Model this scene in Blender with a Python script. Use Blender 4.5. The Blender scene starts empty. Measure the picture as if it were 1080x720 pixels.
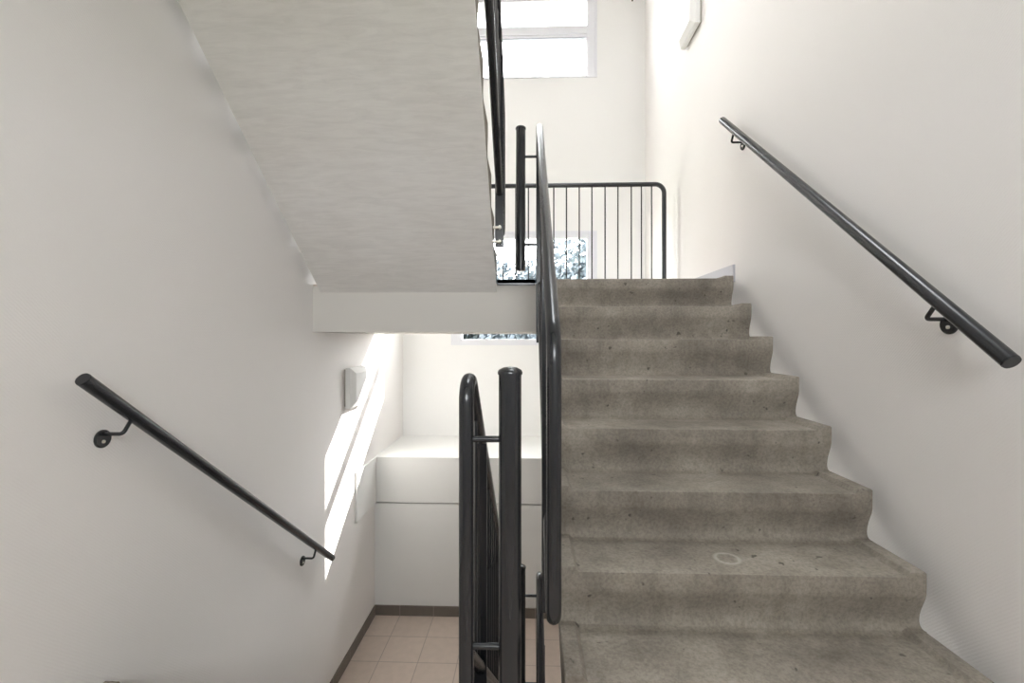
import bpy, bmesh, math, random
from mathutils import Vector, Matrix
PI = math.pi
random.seed(7)
scn = bpy.context.scene
COL = scn.collection

# ------------------------------------------------------------------ dimensions
RISE, GO = 0.175, 0.2132            # riser height, going
XL, XR = -1.370, 1.2505             # side walls
YF, YB = 4.9865, -1.45              # far wall, rear wall
EYE = 1.05
NEAR_EDGE, FAR_EDGE, OUT_EDGE = 1.203, 2.885, 4.063
CENTRE_X, CENTRE_Y = -0.049, 2.044  # axis of the stairwell
SLOPE = RISE / GO

# ------------------------------------------------------------------ materials
def new_mat(name):
    m = bpy.data.materials.new(name); m.use_nodes = True
    nt = m.node_tree; b = nt.nodes['Principled BSDF']
    return m, nt, b
def N(nt, kind, **kw):
    n = nt.nodes.new(kind)
    for k, v in kw.items():
        if k in n.inputs.keys(): n.inputs[k].default_value = v
        else: setattr(n, k, v)
    return n
def coords(nt, scale=(1, 1, 1), rot=(0, 0, 0), generated=False):
    tc = N(nt, 'ShaderNodeTexCoord'); mp = N(nt, 'ShaderNodeMapping')
    mp.inputs['Scale'].default_value = scale; mp.inputs['Rotation'].default_value = rot
    nt.links.new(tc.outputs['Object'], mp.inputs['Vector'])
    return mp.outputs['Vector']
def ramp(nt, fac, stops):
    r = N(nt, 'ShaderNodeValToRGB'); e = r.color_ramp.elements
    while len(e) < len(stops): e.new(0.5)
    for el, (p, c) in zip(e, stops):
        el.position = p; el.color = (*c, 1) if len(c) == 3 else c
    nt.links.new(fac, r.inputs['Fac'])
    return r.outputs['Color']
def mixc(nt, fac, a, b, mode='MIX'):
    m = N(nt, 'ShaderNodeMix', data_type='RGBA', blend_type=mode)
    for sock, v in ((m.inputs[0], fac), (m.inputs[6], a), (m.inputs[7], b)):
        if hasattr(v, 'node'): nt.links.new(v, sock)
        else: sock.default_value = v if not isinstance(v, tuple) else (*v, 1)
    return m.outputs[2]
def bump(nt, b, height, strength, dist):
    n = N(nt, 'ShaderNodeBump', Strength=strength, Distance=dist)
    nt.links.new(height, n.inputs['Height']); nt.links.new(n.outputs['Normal'], b.inputs['Normal'])

def mat_plain(name, col, rough=0.5, metal=0.0, spec=0.5):
    m, nt, b = new_mat(name)
    b.inputs['Base Color'].default_value = (*col, 1); b.inputs['Roughness'].default_value = rough
    b.inputs['Metallic'].default_value = metal; b.inputs['Specular IOR Level'].default_value = spec
    return m

def mat_wall(name, col, weave=0.24):
    """white painted glass-fibre wallpaper: a fine diagonal weave"""
    m, nt, b = new_mat(name)
    v = coords(nt)
    n1 = N(nt, 'ShaderNodeTexNoise', Scale=1.3, Detail=3.0); nt.links.new(v, n1.inputs['Vector'])
    c = ramp(nt, n1.outputs['Fac'], [(0.3, tuple(x * 0.985 for x in col)), (0.7, col)])
    nt.links.new(c, b.inputs['Base Color']); b.inputs['Roughness'].default_value = 0.75
    b.inputs['Specular IOR Level'].default_value = 0.25
    w1 = N(nt, 'ShaderNodeTexWave', Scale=55.0, Distortion=1.6, Detail=1.5, bands_direction='DIAGONAL'); w1.inputs['Detail Scale'].default_value = 2.5
    w2 = N(nt, 'ShaderNodeTexWave', Scale=30.0, Distortion=2.5, Detail=1.5, bands_direction='Z'); w2.inputs['Detail Scale'].default_value = 3
    nt.links.new(v, w1.inputs['Vector']); nt.links.new(v, w2.inputs['Vector'])
    n2 = N(nt, 'ShaderNodeTexNoise', Scale=170.0, Detail=2.0); nt.links.new(v, n2.inputs['Vector'])
    h = mixc(nt, 0.25, w1.outputs['Color'], w2.outputs['Color']); h = mixc(nt, 0.5, h, n2.outputs['Color'])
    bump(nt, b, h, weave, 0.003)
    return m

def mat_concrete():
    m, nt, b = new_mat('stair_concrete')
    v = N(nt, 'ShaderNodeNewGeometry').outputs['Position']      # position in the place: every step has its own patches
    big = N(nt, 'ShaderNodeTexNoise', Scale=3.2, Detail=6.0, Roughness=0.62); nt.links.new(v, big.inputs['Vector'])
    c = ramp(nt, big.outputs['Fac'], [(0.32, (0.180, 0.157, 0.131)), (0.50, (0.262, 0.231, 0.194)), (0.70, (0.37, 0.33, 0.28))])
    mp = N(nt, 'ShaderNodeMapping'); mp.inputs['Scale'].default_value = (1.0, 1.0, 0.25); nt.links.new(v, mp.inputs['Vector']); vs = mp.outputs['Vector']
    st = N(nt, 'ShaderNodeTexNoise', Scale=14.0, Detail=5.0, Roughness=0.7); nt.links.new(vs, st.inputs['Vector'])
    streak = ramp(nt, st.outputs['Fac'], [(0.33, (0.74, 0.72, 0.69)), (0.50, (1, 1, 1)), (0.75, (1.08, 1.06, 1.03))])
    c = mixc(nt, 0.6, c, streak, 'MULTIPLY')
    fine = N(nt, 'ShaderNodeTexNoise', Scale=95.0, Detail=4.0, Roughness=0.7); nt.links.new(v, fine.inputs['Vector'])
    grain = ramp(nt, fine.outputs['Fac'], [(0.36, (0.70, 0.69, 0.67)), (0.60, (1.07, 1.07, 1.07))])
    c = mixc(nt, 0.75, c, grain, 'MULTIPLY')
    sp = N(nt, 'ShaderNodeTexNoise', Scale=30.0, Detail=2.0); nt.links.new(v, sp.inputs['Vector'])
    spots = ramp(nt, sp.outputs['Fac'], [(0.70, (0, 0, 0)), (0.745, (1, 1, 1))])
    c = mixc(nt, spots, c, (0.10, 0.088, 0.07))
    # a pale dried ring left on one tread
    dist = N(nt, 'ShaderNodeVectorMath', operation='DISTANCE'); nt.links.new(v, dist.inputs[0]); dist.inputs[1].default_value = (0.635, 1.50, 0.350)
    wob = N(nt, 'ShaderNodeMath', operation='MULTIPLY_ADD'); nt.links.new(fine.outputs['Fac'], wob.inputs[0]); wob.inputs[1].default_value = 0.012; nt.links.new(dist.outputs['Value'], wob.inputs[2])
    ring = ramp(nt, wob.outputs[0], [(0.034, (0, 0, 0)), (0.039, (.45, .45, .45)), (0.045, (.45, .45, .45)), (0.050, (0, 0, 0))])
    c = mixc(nt, ring, c, (0.55, 0.51, 0.44))
    nt.links.new(c, b.inputs['Base Color'])
    b.inputs['Roughness'].default_value = 0.72; b.inputs['Specular IOR Level'].default_value = 0.3
    bump(nt, b, fine.outputs['Fac'], 0.22, 0.004)
    return m

def mat_soffit():
    """trowelled, whitewashed underside of a flight"""
    m, nt, b = new_mat('whitewashed_plaster')
    v = coords(nt, (4.0, 26.0, 26.0))
    n = N(nt, 'ShaderNodeTexNoise', Scale=1.6, Detail=6.0, Roughness=0.65, Distortion=0.6); nt.links.new(v, n.inputs['Vector'])
    v2 = coords(nt)
    n2 = N(nt, 'ShaderNodeTexNoise', Scale=2.4, Detail=3.0); nt.links.new(v2, n2.inputs['Vector'])
    c = ramp(nt, n.outputs['Fac'], [(0.3, (0.75, 0.725, 0.695)), (0.55, (0.82, 0.795, 0.765)), (0.75, (0.86, 0.835, 0.805))])
    c2 = ramp(nt, n2.outputs['Fac'], [(0.35, (0.95, 0.94, 0.93)), (0.7, (1, 1, 1))])
    c = mixc(nt, 1.0, c, c2, 'MULTIPLY')
    nt.links.new(c, b.inputs['Base Color']); b.inputs['Roughness'].default_value = 0.8
    bump(nt, b, n.outputs['Fac'], 0.45, 0.006)
    return m

def mat_tiles(name, tile, grout, size, off, gap=0.004):
    m, nt, b = new_mat(name)
    tc = N(nt, 'ShaderNodeTexCoord'); mp = N(nt, 'ShaderNodeMapping')
    mp.inputs['Location'].default_value = off
    nt.links.new(tc.outputs['Object'], mp.inputs['Vector'])
    br = N(nt, 'ShaderNodeTexBrick', offset=0.0, squash=1.0)
    br.inputs['Scale'].default_value = 1.0; br.inputs['Mortar Size'].default_value = gap
    br.inputs['Mortar Smooth'].default_value = 0.2; br.inputs['Bias'].default_value = 0
    br.inputs['Brick Width'].default_value = size; br.inputs['Row Height'].default_value = size
    br.inputs['Color1'].default_value = (*tile, 1)
    br.inputs['Color2'].default_value = (*(x * 0.95 for x in tile), 1)
    br.inputs['Mortar'].default_value = (*grout, 1)
    nt.links.new(mp.outputs['Vector'], br.inputs['Vector'])
    v = coords(nt); n = N(nt, 'ShaderNodeTexNoise', Scale=18.0, Detail=4.0); nt.links.new(v, n.inputs['Vector'])
    g = ramp(nt, n.outputs['Fac'], [(0.35, (0.94, 0.94, 0.94)), (0.65, (1, 1, 1))])
    c = mixc(nt, 1.0, br.outputs['Color'], g, 'MULTIPLY')
    nt.links.new(c, b.inputs['Base Color']); b.inputs['Roughness'].default_value = 0.45
    return m

def mat_glass():
    m = bpy.data.materials.new('window_glass'); m.use_nodes = True
    nt = m.node_tree; nt.nodes.clear()
    o = N(nt, 'ShaderNodeOutputMaterial'); t = N(nt, 'ShaderNodeBsdfTransparent'); g = N(nt, 'ShaderNodeBsdfGlossy')
    g.inputs['Roughness'].default_value = 0.02; t.inputs['Color'].default_value = (0.97, 0.985, 0.99, 1)
    f = N(nt, 'ShaderNodeLayerWeight', Blend=0.12)
    x = N(nt, 'ShaderNodeMixShader'); sc_ = N(nt, 'ShaderNodeMath', operation='MULTIPLY'); sc_.inputs[1].default_value = 0.35; nt.links.new(f.outputs['Facing'], sc_.inputs[0]); nt.links.new(sc_.outputs[0], x.inputs[0])
    nt.links.new(t.outputs[0], x.inputs[1]); nt.links.new(g.outputs[0], x.inputs[2]); nt.links.new(x.outputs[0], o.inputs[0])
    return m

def mat_leaf(name, dark, light):
    m, nt, b = new_mat(name)
    oi = N(nt, 'ShaderNodeTexNoise', Scale=3.0, Detail=4.0); v = coords(nt); nt.links.new(v, oi.inputs['Vector'])
    c = ramp(nt, oi.outputs['Fac'], [(0.35, dark), (0.65, light)])
    nt.links.new(c, b.inputs['Base Color']); b.inputs['Roughness'].default_value = 0.5
    b.inputs['Subsurface Weight'].default_value = 0.0
    return m

M = {}
M['wall'] = mat_wall('white_wallpaper', (0.875, 0.842, 0.818))
M['paint'] = mat_plain('white_wall_paint', (0.86, 0.85, 0.83), 0.7, 0, 0.25)
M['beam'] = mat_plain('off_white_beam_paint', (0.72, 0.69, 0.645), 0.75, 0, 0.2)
M['concrete'] = mat_concrete()
M['soffit'] = mat_soffit()
M['tiles'] = mat_tiles('beige_floor_tiles', (0.69, 0.58, 0.505), (0.47, 0.39, 0.34), 0.30, (1.141, -3.4715 + 3.6, 0))
M['skirting'] = mat_tiles('brown_skirting_tiles', (0.19, 0.16, 0.138), (0.33, 0.29, 0.26), 0.30, (1.141, -3.4715 + 3.6, 1.55), 0.003)
M['lit_skirting'] = mat_plain('skylit_brown_skirting', (0.50, 0.49, 0.53), 0.5)  # brown skirting again, with bright sky light put into the colour
M['steel'] = mat_plain('charcoal_lacquered_steel', (0.016, 0.017, 0.020), 0.25, 0.0, 0.6)
M['bolt'] = mat_plain('zinc_plated_bolt', (0.72, 0.68, 0.60), 0.35, 0.6)
M['frame'] = mat_plain('white_window_frame', (0.76, 0.76, 0.79), 0.35)
M['lamp'] = mat_plain('opal_lamp_cover', (0.78, 0.77, 0.75), 0.35)
M['lampbase'] = mat_plain('lamp_base_plastic', (0.42, 0.39, 0.33), 0.5)
M['glass'] = mat_glass()
M['seal'] = mat_plain('window_rubber_seal', (0.30, 0.30, 0.33), 0.6)
M['bark'] = mat_plain('tree_bark', (0.10, 0.075, 0.055), 0.9)
M['leaf'] = mat_leaf('green_leaves', (0.06, 0.08, 0.04), (0.14, 0.17, 0.08))
M['leafblue'] = mat_leaf('blue_green_leaves', (0.055, 0.07, 0.085), (0.12, 0.14, 0.155))
M['grass'] = mat_plain('lawn', (0.10, 0.13, 0.06), 0.9)

# ------------------------------------------------------------------ mesh helpers
def link(name, bm, mat, parent=None, smooth=False, sharp=38):
    me = bpy.data.meshes.new(name)
    bmesh.ops.recalc_face_normals(bm, faces=bm.faces)
    bm.to_mesh(me); bm.free()
    o = bpy.data.objects.new(name, me); COL.objects.link(o)
    me.materials.append(mat)
    if smooth:
        for p in me.polygons: p.use_smooth = True
        es = {}
        bmx = bmesh.new(); bmx.from_mesh(me)
        for e in bmx.edges:
            if len(e.link_faces) == 2 and e.calc_face_angle() > math.radians(sharp): e.smooth = False
        bmx.to_mesh(me); bmx.free()
    if parent: o.parent = parent
    return o
def box(bm, a, b, bevel=0.0):
    x0, y0, z0 = (min(p, q) for p, q in zip(a, b)); x1, y1, z1 = (max(p, q) for p, q in zip(a, b))
    r = bmesh.ops.create_cube(bm, size=1.0)
    vs = r['verts']
    for v in vs:
        v.co = Vector((x0 + (v.co.x + .5) * (x1 - x0), y0 + (v.co.y + .5) * (y1 - y0), z0 + (v.co.z + .5) * (z1 - z0)))
    if bevel > 0:
        es = list({e for v in vs for e in v.link_edges})
        bmesh.ops.bevel(bm, geom=es, offset=bevel, segments=2, affect='EDGES', profile=0.5)
    return bm
def boxes(lst, bevel=0.0):
    bm = bmesh.new()
    for a, b in lst: box(bm, a, b, bevel)
    return bm
def rounded(path, rad, seg=7, closed=False):
    """round the corners of a polyline; rad is one number or one per corner"""
    pts = [Vector(p) for p in path]; n = len(pts); out = []
    for i, p in enumerate(pts):
        if not closed and i in (0, n - 1): out.append(p); continue
        a, b = pts[i - 1], pts[(i + 1) % n]
        r = rad[i] if isinstance(rad, (list, tuple)) else rad
        d1, d2 = (a - p).normalized(), (b - p).normalized()
        ang = d1.angle(d2); cut = r / math.tan(ang / 2)
        cut = min(cut, (a - p).length * .49, (b - p).length * .49); r = cut * math.tan(ang / 2)
        bis = (d1 + d2).normalized(); c = p + bis * (r / math.sin(ang / 2))
        s, e = p + d1 * cut - c, p + d2 * cut - c
        for k in range(seg + 1):
            out.append(c + s.normalized().slerp(e.normalized(), k / seg) * r if r > 1e-6 else p.copy())
    return out
def tube(bm, pts, r, sides=18, closed=False, cap=True):
    pts = [Vector(p) for p in pts]; n = len(pts)
    def tan(i):
        if closed: return (pts[(i + 1) % n] - pts[i - 1]).normalized()
        return (pts[min(i + 1, n - 1)] - pts[max(i - 1, 0)]).normalized()
    t = tan(0); up = Vector((1, 0, 0)) if abs(t.x) < 0.9 else Vector((0, 0, 1))
    nrm = t.cross(up).normalized(); rings = []
    for i in range(n):
        t2 = tan(i); q = t.rotation_difference(t2); nrm = q @ nrm; nrm = (nrm - t2 * nrm.dot(t2)).normalized(); t = t2
        bn = t.cross(nrm)
        rings.append([bm.verts.new(pts[i] + (nrm * math.cos(2 * PI * k / sides) + bn * math.sin(2 * PI * k / sides)) * r) for k in range(sides)])
    for i in range(n if closed else n - 1):
        A, B = rings[i], rings[(i + 1) % n]
        for k in range(sides): bm.faces.new((A[k], A[(k + 1) % sides], B[(k + 1) % sides], B[k]))
    if cap and not closed: bm.faces.new(rings[0][::-1]); bm.faces.new(rings[-1])
    return bm
def lathe(bm, prof, origin, axis='Z', sides=24):
    """prof: list of (radius, height)"""
    rings = []
    for r, h in prof:
        ring = []
        for k in range(sides):
            a = 2 * PI * k / sides; p = Vector((r * math.cos(a), r * math.sin(a), h))
            if axis == 'X': p = Vector((p.z, p.x, p.y))
            elif axis == '-X': p = Vector((-p.z, p.x, p.y))
            elif axis == 'Y': p = Vector((p.x, p.z, p.y))
            ring.append(bm.verts.new(Vector(origin) + p))
        rings.append(ring)
    for A, B in zip(rings, rings[1:]):
        for k in range(sides): bm.faces.new((A[k], A[(k + 1) % sides], B[(k + 1) % sides], B[k]))
    bm.faces.new(rings[0][::-1]); bm.faces.new(rings[-1])
    return bm
def one(fn, *a, **k):
    bm = bmesh.new(); fn(bm, *a, **k); return bm

def tag(o, label=None, cat=None, group=None, kind=None):
    for k, v in (('label', label), ('category', cat), ('group', group), ('kind', kind)):
        if v: o[k] = v
    return o
def empty(name, loc, rz, label, cat, group=None):
    o = bpy.data.objects.new(name, None); COL.objects.link(o)
    o.location = loc; o.rotation_euler = (0, 0, rz); o.empty_display_size = 0.1
    return tag(o, label, cat, group)
def struct(name, bm, mat, parent=None, label=None):
    o = link(name, bm, mat, parent)
    if not parent: o['kind'] = 'structure'
    if label: o['label'] = label
    return o
def copy_tree(src, parent=None):
    c = src.copy(); COL.objects.link(c)
    if parent: c.parent = parent
    for ch in [o for o in bpy.data.objects if o.parent == src]: copy_tree(ch, c)
    return c

# ------------------------------------------------------------------ the shell
ZB, ZT = -4.30, 5.35
TH = 0.28
struct('wall_left', boxes([((XL - TH, YB - TH, ZB), (XL, YF + TH, ZT))]), M['wall'])
struct('wall_right', boxes([((XR, YB - TH, ZB), (XR + TH, YF + TH, ZT))]), M['wall'])
W0, W1 = -0.829, 0.722
LOW, UPP = (1.001, 2.205), (3.880, 4.79)
bm = bmesh.new()
for a, b in (((XL, ZB), (W0, ZT)), ((W1, ZB), (XR, ZT)), ((W0, ZB), (W1, LOW[0])), ((W0, LOW[1]), (W1, UPP[0])), ((W0, UPP[1]), (W1, ZT))):
    box(bm, (a[0], YF, a[1]), (b[0], YF + TH, b[1]))
struct('wall_far', bm, M['paint'])
# rear wall behind the viewpoint; its window is added, unseen, for more daylight
R0, R1 = -0.40, 1.05
RW = [(1.40, 2.44)]
bm = bmesh.new()
box(bm, (XL, YB - TH, ZB), (R0, YB, ZT)); box(bm, (R1, YB - TH, ZB), (XR, YB, ZT))
zz = [ZB] + [v for w in RW for v in w] + [ZT]
for i in range(0, len(zz), 2): box(bm, (R0, YB - TH, zz[i]), (R1, YB, zz[i + 1]))
struct('wall_rear', bm, M['paint'])
SK = (-0.12, 1.12, 1.22, 2.48)                # unseen roof light, added to brighten treads and near walls: x0, x1, y0, y1
struct('ceiling', boxes([((XL - TH, YB - TH, ZT), (SK[0], YF + TH, ZT + 0.25)), ((SK[1], YB - TH, ZT), (XR + TH, YF + TH, ZT + 0.25)),
                         ((SK[0], YB - TH, ZT), (SK[1], SK[2], ZT + 0.25)), ((SK[0], SK[3], ZT), (SK[1], YF + TH, ZT + 0.25))]), M['paint'])
sk = struct('window_4', boxes([((SK[0] - .04, SK[2] - .04, ZT + .25), (SK[0] + .05, SK[3] + .04, ZT + .32)), ((SK[1] - .05, SK[2] - .04, ZT + .25), (SK[1] + .04, SK[3] + .04, ZT + .32)),
    ((SK[0] + .05, SK[2] - .04, ZT + .25), (SK[1] - .05, SK[2] + .05, ZT + .32)), ((SK[0] + .05, SK[3] - .05, ZT + .25), (SK[1] - .05, SK[3] + .04, ZT + .32))]), M['frame'])
struct('pane', boxes([((SK[0] + .05, SK[2] + .05, ZT + .28), (SK[1] - .05, SK[3] - .05, ZT + .29))]), M['glass'], sk)
struct('floor', boxes([((XL, FAR_EDGE, -1.70), (XR, OUT_EDGE + .003, -1.40))]), M['tiles'])
struct('floor_ground', boxes([((XL - TH, YB - TH, ZB - .2), (XR + TH, YF + TH, ZB))]), M['tiles'])
def landing(name, y0, y1, ztop):
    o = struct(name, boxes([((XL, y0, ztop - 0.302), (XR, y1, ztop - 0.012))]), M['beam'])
    struct('tile_surface', boxes([((XL, y0 + .004, ztop - 0.012), (XR, y1 - .004, ztop))]), M['tiles'], o)
    return o
landing('floor_upper', FAR_EDGE, OUT_EDGE, 1.40)
landing('floor_near', YB, NEAR_EDGE, 0.0)
landing('floor_top', YB, NEAR_EDGE, 2.80)
# the raised block under the lower window
struct('wall_ledge', boxes([((XL, OUT_EDGE + .003, -1.40), (XR, YF, -.410)), ((XL, OUT_EDGE + .05, -.410), (XR, YF, -.397)), ((XL, OUT_EDGE, -.397), (XR, YF, 0.004))]), M['paint'])
struct('trim_1', boxes([((XL, 3.598, -.397), (XL + .016, OUT_EDGE, 0.004))], .002), M['paint'])
struct('baseboard_far', boxes([((XL + .01, OUT_EDGE - .008, -1.40), (XR - .01, OUT_EDGE + .003, -1.312))]), M['skirting'])
bbm = mat_tiles('brown_skirting_tiles_side', (0.19, 0.16, 0.138), (0.33, 0.29, 0.26), 0.30, (1.55, -3.4715 + 3.6, 0), 0.003)
struct('baseboard_left', boxes([((XL, FAR_EDGE, -1.40), (XL + .010, OUT_EDGE, -1.312))]), bbm)
struct('baseboard_right', boxes([((XR - .010, FAR_EDGE, -1.40), (XR, OUT_EDGE, -1.312))]), bbm)
struct('baseboard_upper', boxes([((XR - .014, 2.84, 1.40), (XR, OUT_EDGE, 1.505))], .002), M['lit_skirting'])

# ------------------------------------------------------------------ windows
def window(n, x0, x1, z0, z1, y, transom=None, inward=1, fw=0.092, bot=0.052, top=0.062, rail=.028):
    d = 0.075 * inward
    ys = (y + 0.002 * inward, y + d)
    bm = bmesh.new()
    box(bm, (x0, ys[0], z0), (x0 + fw, ys[1], z1), .004); box(bm, (x1 - fw, ys[0], z0), (x1, ys[1], z1), .004)
    box(bm, (x0 + fw, ys[0], z0), (x1 - fw, ys[1], z0 + bot), .004); box(bm, (x0 + fw, ys[0], z1 - top), (x1 - fw, ys[1], z1), .004)
    w = struct('window_%d' % n, bm, M['frame'])
    # slim cover strip round the frame, proud of the wall
    c0, c1 = y - 0.010 * inward, y + 0.003 * inward
    bm = boxes([((x0 - .012, c0, z0 - .012), (x0 + .008, c1, z1 + .012)), ((x1 - .008, c0, z0 - .012), (x1 + .012, c1, z1 + .012)),
                ((x0 + .008, c0, z0 - .012), (x1 - .008, c1, z0 + .004)), ((x0 + .008, c0, z1 - .004), (x1 - .008, c1, z1 + .012))])
    struct('cover_strip', bm, M['frame'], w)
    gy = y + 0.045 * inward
    ix0, ix1 = x0 + fw, x1 - fw
    parts = [(z0 + bot, z1 - top)]
    if transom:
        struct('transom', one(box, (ix0, ys[0] + .004 * inward, transom[0]), (ix1, ys[1], transom[1]), .004), M['frame'], w)
        sash = transom[0] - rail
        struct('sash_rail', one(box, (ix0 + .012, ys[0] + .012 * inward, sash), (ix1 - .012, ys[1], transom[0] - .002), .003), M['frame'], w)
        struct('sash_stile', boxes([((ix0, ys[0] + .012 * inward, z0 + bot), (ix0 + .012, ys[1], transom[0])), ((ix1 - .012, ys[0] + .012 * inward, z0 + bot), (ix1, ys[1], transom[0]))]), M['frame'], w)
        struct('seal', one(box, (ix0 + .012, ys[0] + .016 * inward, sash - .010), (ix1 - .012, ys[1] - .01 * inward, sash)), M['seal'], w)
        parts = [(z0 + bot, sash - .008), (transom[1], z1 - top)]
    for a, b in parts:
        g = struct('pane', one(box, (ix0, gy, a), (ix1, gy + .006 * inward, b)), M['glass'], w)
    return w
window(1, W0, W1, *LOW, YF, transom=(1.478, 1.528), rail=.012)
window(2, W0, W1, *UPP, YF, transom=(4.345, 4.435), top=0.09, bot=.012)
for k, (a, b) in enumerate(RW): window(3 + k, R0, R1, a, b, YB, inward=-1)  # added rear window, out of view, lets daylight onto the near side

# ------------------------------------------------------------------ concrete flights
def riser_profile():
    """(y, z) from the toe of the riser up to its nosing, nosing at (0, 0)"""
    p = [(0.0, -.175), (.009, -.1735), (.0175, -.1685), (.0235, -.160), (.0262, -.148), (.0266, -.138),
         (.0245, -.122), (.0195, -.104), (.0115, -.084), (.0045, -.067), (.0008, -.056), (0.0, -.046),
         (0.0, -.004), (.0012, -.0011), (.004, 0.0)]
    return p
def step_mesh(w, first, last, tread):
    """one step: curved riser, tread with raised rims along both ends"""
    rim, rw, ch = .0155, .046, .012
    xs = [-w / 2, -w / 2 + .003, -w / 2 + rw, -w / 2 + rw + ch, w / 2 - rw - ch, w / 2 - rw, w / 2 - .003, w / 2]
    up = [1, 1, 1, 0, 0, 1, 1, 1]; side = [.003, 0, 0, 0, 0, 0, 0, .003]
    prof = riser_profile() + [(tread * .5, 0.0), (tread, 0.0)]
    nr = len(riser_profile())
    bm = bmesh.new(); cols = []
    for x, u, s in zip(xs, up, side):
        col = []
        for i, (y, z) in enumerate(prof):
            if i <= 5: dz = rim * u * (1 - i / 5.0) if not first else 0
            elif i >= 12: dz = rim * u
            else: dz = rim * u * max(0, (i - 9) / 3.0)
            if i >= nr: dz = rim * u
            if i >= nr - 2: dz -= s
            col.append(bm.verts.new((x, y, z + dz)))
        # foot of the wedge, following the slope of the waist
        col.append(bm.verts.new((x, tread, -.034)))
        col.append(bm.verts.new((x, 0.0, -.209 if not first else -.176)))
        cols.append(col)
    n = len(cols[0])
    for A, B in zip(cols, cols[1:]):
        for i in range(n): bm.faces.new((A[i], A[(i + 1) % n], B[(i + 1) % n], B[i]))
    bm.faces.new(cols[0]); bm.faces.new(cols[-1][::-1])
    return bm
def flight(loc, rz, w, label, side_label=None):
    """8 risers; origin under the bottom nosing on the lower landing"""
    t = empty('stair_flight', loc, rz, label, 'stairs')
    steps = []
    for k in range(8):
        tread = GO if k < 7 else 2.885 - 2.678
        o = link('step', step_mesh(w, k == 0, k == 7, tread), M['concrete'], t, smooth=True, sharp=24)
        o.location = (0, k * GO, (k + 1) * RISE)
    # the slab underneath
    y0 = 0.018 if True else 0
    yend = 7 * GO + .207
    v = .243
    prof = [(0.0, -.0345), (yend - .207, 7 * GO * SLOPE - .0345), (yend, 7 * RISE + RISE - .0345), (yend, 7 * RISE + RISE - .302 ), (yend - .06, (yend - .06) * SLOPE + RISE - v)]
    prof += [(y0, y0 * SLOPE + RISE - v), (0.0, RISE - v + .012)]
    bm = bmesh.new(); nseg = 2; cols = []
    for x in (-w / 2 + .001, w / 2 - .001): cols.append([bm.verts.new((x, y, z)) for y, z in prof])
    A, B = cols
    for i in range(len(prof)): bm.faces.new((A[i], A[(i + 1) % len(prof)], B[(i + 1) % len(prof)], B[i]))
    bm.faces.new(A); bm.faces.new(B[::-1])
    link('waist_slab', bm, M['soffit'], t)
    return t
RX, RWID = (0.0934 + 1.1694) / 2, 1.1694 - 0.0934
LX, LWID = (-1.337 - .200) / 2, 1.337 - .200
flight((RX, 1.185, 0), 0, RWID, 'grey concrete staircase with curved risers climbing beside the right wall')
flight((LX + .008, 2.903, 1.40), PI, LWID - .016, 'stair flight overhead at left, seen from its whitewashed sloping underside')
flight((LX, 2.903, -1.442), PI, LWID, 'concrete stair flight going down beside the left wall, below the wall handrail')
flight((RX, 1.185, -2.80), 0, RWID, 'concrete stair flight going further down, underneath the right staircase')

# ------------------------------------------------------------------ steel railings on the flights
YA, YZ = 1.216 - 1.185, 2.872 - 1.185           # bottom and top ends, from the bottom nosing
def railing(loc, rz, px, label, newel=True):
    """local frame as for a flight; px = offset of its plane, newel at nx on the stairwell axis"""
    t = empty('stair_railing', loc, rz, label, 'railing')
    nx = 0.0
    zl0, zh0 = 0.252, 1.055                     # low end: bottom rail and handrail centres
    zl1, zh1 = zl0 + (YZ - YA) * SLOPE, 2.398
    hs = (zh1 - zh0) / (YZ - YA)
    path = rounded([(px, YZ, 0.98 + .07), (px, YZ, zh1), (px, YA, zh0), (px, YA, zl0), (px, YZ - .012, zl1)], [0, .055, .14, .045, 0], 9)
    link('tube_frame', one(tube, path, .020, 22), M['steel'], t, smooth=True)
    nb = 14
    for i in range(nb):
        y = YA + (i + 1) * (YZ - YA) / (nb + 1)
        a = zl0 + (y - YA) * SLOPE; b = zh0 + (y - YA) * hs
        link('baluster', one(tube, [(px, y, a), (px, y, b)], .006, 8), M['steel'], t, smooth=True)
    d = 1 if px > nx else -1
    for y in (1.49 - 1.185, 2.54 - 1.185):      # flat posts bolted to the side of the flight
        zb = y * SLOPE + RISE - .255; zt = zh0 + (y - YA) * hs
        p = link('mounting_post', one(box, (px - .024, y - .005, zb), (px + .024, y + .005, zt - .03), .0015), M['steel'], t)
        for dz in (.028, .108):
            bm = bmesh.new(); o_ = (px - d * .012, y + .0165, zb + dz)
            lathe(bm, [(.0075, 0), (.0075, .040 + (.002 if rz == 0 else .012))], o_, 'X' if d > 0 else '-X', 14)
            lathe(bm, [(.0125, .004), (.0125, .014)], o_, 'X' if d > 0 else '-X', 6)
            lathe(bm, [(.0065, .0), (.0065, .012)], (px, y + .0165, zb + dz), 'Y', 12)
            link('bolt', bm, M['bolt'], p, smooth=True)
    if newel:
        nv = link('newel_post', one(lathe, [(.030, 1.476), (.030, 2.36)], (nx, YZ, 0), 'Z', 28), M['steel'], t, smooth=True)
        link('newel_cap', one(lathe, [(.0325, 2.358), (.033, 2.364), (.030, 2.370), (.018, 2.3765), (.0005, 2.379)], (nx, YZ, 0), 'Z', 28), M['steel'], nv, smooth=True)
        for z in (1.640, 2.187):
            sx = .016 if px > nx else -.016; ex = .028 if px > nx else -.028
            bm = one(tube, [(ex, YZ, z), (px - sx, YZ, z)], .0085, 14)
            link('connecting_peg', bm, M['steel'], t, smooth=True)
    return t
OFF = 0.1155
railing((CENTRE_X, 1.185, 0), 0, OFF, 'dark steel railing along the open side of the right staircase')
railing((CENTRE_X, 2.903, -1.40), PI, OFF, 'dark steel railing of the descending left flight, thick newel post in the foreground')
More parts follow.
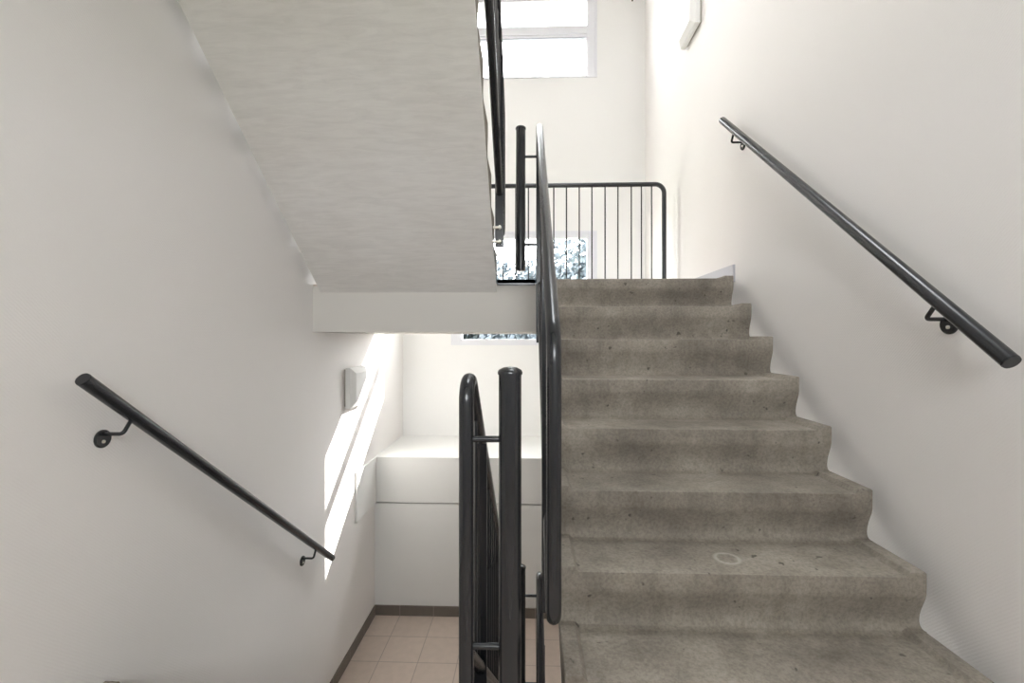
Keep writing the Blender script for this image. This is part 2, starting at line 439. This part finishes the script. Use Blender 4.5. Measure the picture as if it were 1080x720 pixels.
railing((CENTRE_X, 2.903, 1.40), PI, OFF, 'dark steel railing fixed to the overhead flight, at the right edge of its underside', newel=True)
railing((CENTRE_X, 1.185, -2.73), 0, OFF, 'lower railing whose top shows behind the foreground newel, above the beige floor tiles')

# railing across the upper landing
lr = empty('landing_railing', (0, 3.96, 1.40), 0, 'level dark steel railing with thin balusters on the upper landing before the window', 'railing')
xa, xb, zt_ = -1.27, 1.150, .968
link('tube_frame', one(tube, rounded([(xa, 0, 0), (xa, 0, zt_), (xb, 0, zt_), (xb, 0, 0)], .075, 9), .019, 18), M['steel'], lr, smooth=True)
link('bottom_rail', boxes([((xa, -.010, .055), (xb, .010, .080))], .002), M['steel'], lr)
bx = [1.045, .959, .874, .761, .652, .540, .433, .324] + [.324 - .1085 * i for i in range(1, 15)]
for x in bx:
    link('baluster', one(tube, [(x, 0, .07), (x, 0, zt_)], .0058, 8), M['steel'], lr, smooth=True)
for x in (xa, xb):
    link('foot_plate', one(lathe, [(.035, 0), (.035, .006), (.031, .009)], (x, 0, 0), 'Z', 20), M['steel'], lr, smooth=True)
# steel edge across the gap between the flights
k = link('landing_edge_bar', boxes([((-.198, 2.872, 1.388), (.040, 2.8845, 1.424)), ((-.198, 2.872, 1.4005), (.040, 2.905, 1.424))], .0015), M['steel'])
tag(k, 'dark steel edge bar on the upper landing, across the gap between the flights', 'edge bar')

# ------------------------------------------------------------------ wall handrails
def handrail(p0, p1, wall, brackets, label):
    p0, p1 = Vector(p0), Vector(p1)
    t = empty('wall_handrail', p0, 0, label, 'handrail')
    d = (p1 - p0).normalized(); s = 1 if wall > p0.x else -1
    nrm = Vector((0, -d.z, d.y));  nrm = nrm if nrm.z > 0 else -nrm
    link('rail_tube', one(tube, [Vector((0, 0, 0)), p1 - p0], .0205, 24), M['steel'], t, smooth=True)
    for e, q in ((Vector((0, 0, 0)), -d), (p1 - p0, d)):
        link('end_cap', one(tube, [e - q * .002, e + q * .004], .0195, 24), M['steel'], t, smooth=True)
    for y in brackets:                          # y where the bracket rod meets the rail
        on = p0 + d * ((y - p0.y) / d.y) - p0
        a = on - nrm * .016; b = on - nrm * .066
        wallx = wall - p0.x
        w = Vector((wallx - s * .006, b.y, b.z))
        br = link('bracket', one(tube, rounded([w, b, a], .012, 5), .0062, 12), M['steel'], t, smooth=True)
        pl = link('wall_plate', one(lathe, [(.029, 0.0), (.029, .005), (.026, .008), (.0005, .0085)], (wallx, b.y, b.z - .016), '-X' if s > 0 else 'X', 28), M['steel'], br, smooth=True)
        link('plate_screw', one(lathe, [(.0055, .008), (.0055, .012), (.003, .0135)], (wallx, b.y - .004, b.z - .024), '-X' if s > 0 else 'X', 12), M['bolt'], br, smooth=True)
    return t
handrail((-1.30, 1.302, .933), (-1.30, 3.006, -.393), XL, (1.474, 2.785), 'sloping dark handrail on the left wall, going down towards the lower landing')
handrail((1.18, 1.173, .996), (1.18, 2.853, 2.383), XR, (1.373, 2.690), 'sloping dark handrail on the right wall above the concrete staircase')

# ------------------------------------------------------------------ wall lamps
def lamp(wx, s, z0, label):
    """square bulkhead lamp; s = +1 sticks out towards +x"""
    y0, y1, z1, dp = 3.372, 3.690, z0 + .300, .078
    t = empty('wall_lamp', (wx, (y0 + y1) / 2, z0), 0, label, 'lamp', )
    cy = (y0 + y1) / 2
    link('base_plate', boxes([((0, y0 + .012 - cy, .012), (s * .014, y1 - .012 - cy, .288))]), M['lampbase'], t)
    # cover: square tray with a bevelled front
    def ring(inset, out):
        return [Vector((s * out, y0 + inset - cy, inset)), Vector((s * out, y1 - inset - cy, inset)), Vector((s * out, y1 - inset - cy, .300 - inset)), Vector((s * out, y0 + inset - cy, .300 - inset))]
    bm = bmesh.new(); rs = [[bm.verts.new(p) for p in ring(i, o)] for i, o in ((0, .014), (0, .047), (.004, .052), (.036, dp - .004), (.042, dp))]
    for A, B in zip(rs, rs[1:]):
        for i in range(4): bm.faces.new((A[i], A[(i + 1) % 4], B[(i + 1) % 4], B[i]))
    bm.faces.new(rs[0][::-1]); bm.faces.new(rs[-1])
    link('cover', bm, M['lamp'], t)
    return t
lamp(XL, 1, .538, 'white square wall lamp on the left wall beside the sunlit stripe')
lamp(XR, -1, 3.338, 'white square wall lamp high on the right wall at the top of the picture')
hk = link('wall_hook', one(tube, rounded([(1.105, YF, 4.70), (1.105, YF - .03, 4.70), (1.105, YF - .03, 4.655)], .01, 4), .008, 10), M['steel'], None, smooth=True)
tag(hk, 'tiny dark hook on the far wall right of the upper window', 'hook')

# ------------------------------------------------------------------ outdoors
struct('ground', boxes([((-40, YF + TH, -1.9), (40, 60, -1.7)), ((-40, -40, -1.9), (40, YB - TH, -1.7))]), M['grass'])
def leafy(c, rad, n, size, rnd):
    bm = bmesh.new()
    lobes = [(Vector(c) + Vector((rnd.uniform(-.6, .6) * rad[0], rnd.uniform(-.6, .6) * rad[1], rnd.uniform(-.6, .6) * rad[2])), rnd.uniform(.35, .6)) for _ in range(16)]
    for _ in range(n):
        lc, lr_ = rnd.choice(lobes)
        v = Vector((rnd.gauss(0, 1), rnd.gauss(0, 1), rnd.gauss(0, 1))).normalized() * (rnd.random() ** .4)
        p = lc + Vector((v.x * rad[0] * lr_, v.y * rad[1] * lr_, v.z * rad[2] * lr_))
        a = Vector((rnd.gauss(0, 1), rnd.gauss(0, 1), rnd.gauss(0, 1))).normalized(); b = a.orthogonal().normalized()
        s = size * rnd.uniform(.6, 1.3); cc = a.cross(b)
        q = [p - b * s, p - b * s * .2 + cc * s * .42 , p + b * s, p - b * s * .2 - cc * s * .42]
        bm.faces.new([bm.verts.new(x) for x in q])
    return bm
def tree(x, y, h, rad, mat, label, n=5000, size=.10):
    rnd = random.Random(int(x * 100 + y * 10))
    t = empty('garden_tree', (x, y, -1.7), 0, label, 'tree')
    bm = bmesh.new()
    tube(bm, [(0, 0, 0), (.05, .02, h * .4), (.02, -.03, h * .8)], .10, 10)
    for k in range(6):
        a = k * 1.1; tube(bm, [(.03, 0, h * (.35 + .06 * k)), (math.cos(a) * rad[0] * .6, math.sin(a) * rad[1] * .6, h * (.5 + .07 * k))], .03, 6)
    link('trunk', bm, M['bark'], t, smooth=True)
    f = leafy((0, 0, h - rad[2] * .9), rad, n, size, rnd)
    link('foliage', f, mat, t)
tree(-3.1, 10.2, 5.2, (1.5, 1.3, 2.1), M['leaf'], 'light green tree outside the lower window, leftmost and nearest', 14000, .12)
tree(0.55, 11.4, 5.0, (1.8, 1.5, 2.3), M['leafblue'], 'blue green tree outside the lower window, behind the landing railing', 24000, .11)
tree(-1.9, 14.6, 5.6, (2.1, 1.6, 2.6), M['leafblue'], 'tree standing furthest back outside, between the two nearer trees', 26000, .14)
tree(2.4, 15.6, 5.6, (2.1, 1.5, 2.6), M['leaf'], 'tree outside at the right edge of the lower window', 16000, .14)

# ------------------------------------------------------------------ light
w = bpy.data.worlds.new('daylight'); scn.world = w; w.use_nodes = True
bg = w.node_tree.nodes['Background']; bg.inputs['Color'].default_value = (0.97, 0.98, 1.0, 1); bg.inputs['Strength'].default_value = 5.0
# portals give no light of their own: they only tell the renderer where daylight comes in
def portal(name, x0, x1, z0, z1, y, rx):
    l = bpy.data.lights.new(name, 'AREA'); l.shape = 'RECTANGLE'; l.size = x1 - x0; l.size_y = z1 - z0; l.cycles.is_portal = True
    o = bpy.data.objects.new(name, l); COL.objects.link(o); o.location = ((x0 + x1) / 2, y, (z0 + z1) / 2); o.rotation_euler = (rx, 0, 0)
portal('window_portal', W0, W1, *LOW, YF + .1, -PI / 2)
portal('window_portal', W0, W1, *UPP, YF + .1, -PI / 2)
for a, b in RW: portal('window_portal', R0, R1, a, b, YB - .1, PI / 2)
l = bpy.data.lights.new('roof_portal', 'AREA'); l.shape = 'RECTANGLE'; l.size = SK[1] - SK[0]; l.size_y = SK[3] - SK[2]; l.cycles.is_portal = True
o = bpy.data.objects.new('roof_portal', l); COL.objects.link(o); o.location = ((SK[0] + SK[1]) / 2, (SK[2] + SK[3]) / 2, ZT + .2)
s = bpy.data.lights.new('sun', 'SUN'); s.energy = 7.5; s.angle = math.radians(0.5); s.color = (1.0, 0.96, 0.90)
so = bpy.data.objects.new('sun', s); COL.objects.link(so)
so.rotation_euler = Vector((-1.0, -1.05, -0.885)).to_track_quat('-Z', 'Y').to_euler(); so.location = (8, 12, 8)

# ------------------------------------------------------------------ camera
cam = bpy.data.cameras.new('camera'); co = bpy.data.objects.new('camera', cam); COL.objects.link(co)
cam.sensor_fit = 'HORIZONTAL'; cam.sensor_width = 36.0; cam.lens = 486.5 / 1080 * 36
cam.shift_y = -2.1 / 1080; cam.clip_start = 0.02
co.location = (0, 0, EYE); co.rotation_euler = (PI / 2, 0, 0.0359)
scn.camera = co
vs = scn.view_settings
vs.view_transform = 'Standard'; vs.look = 'None'; vs.gamma = 1.0; vs.use_curve_mapping = False
vs.exposure = 1.86
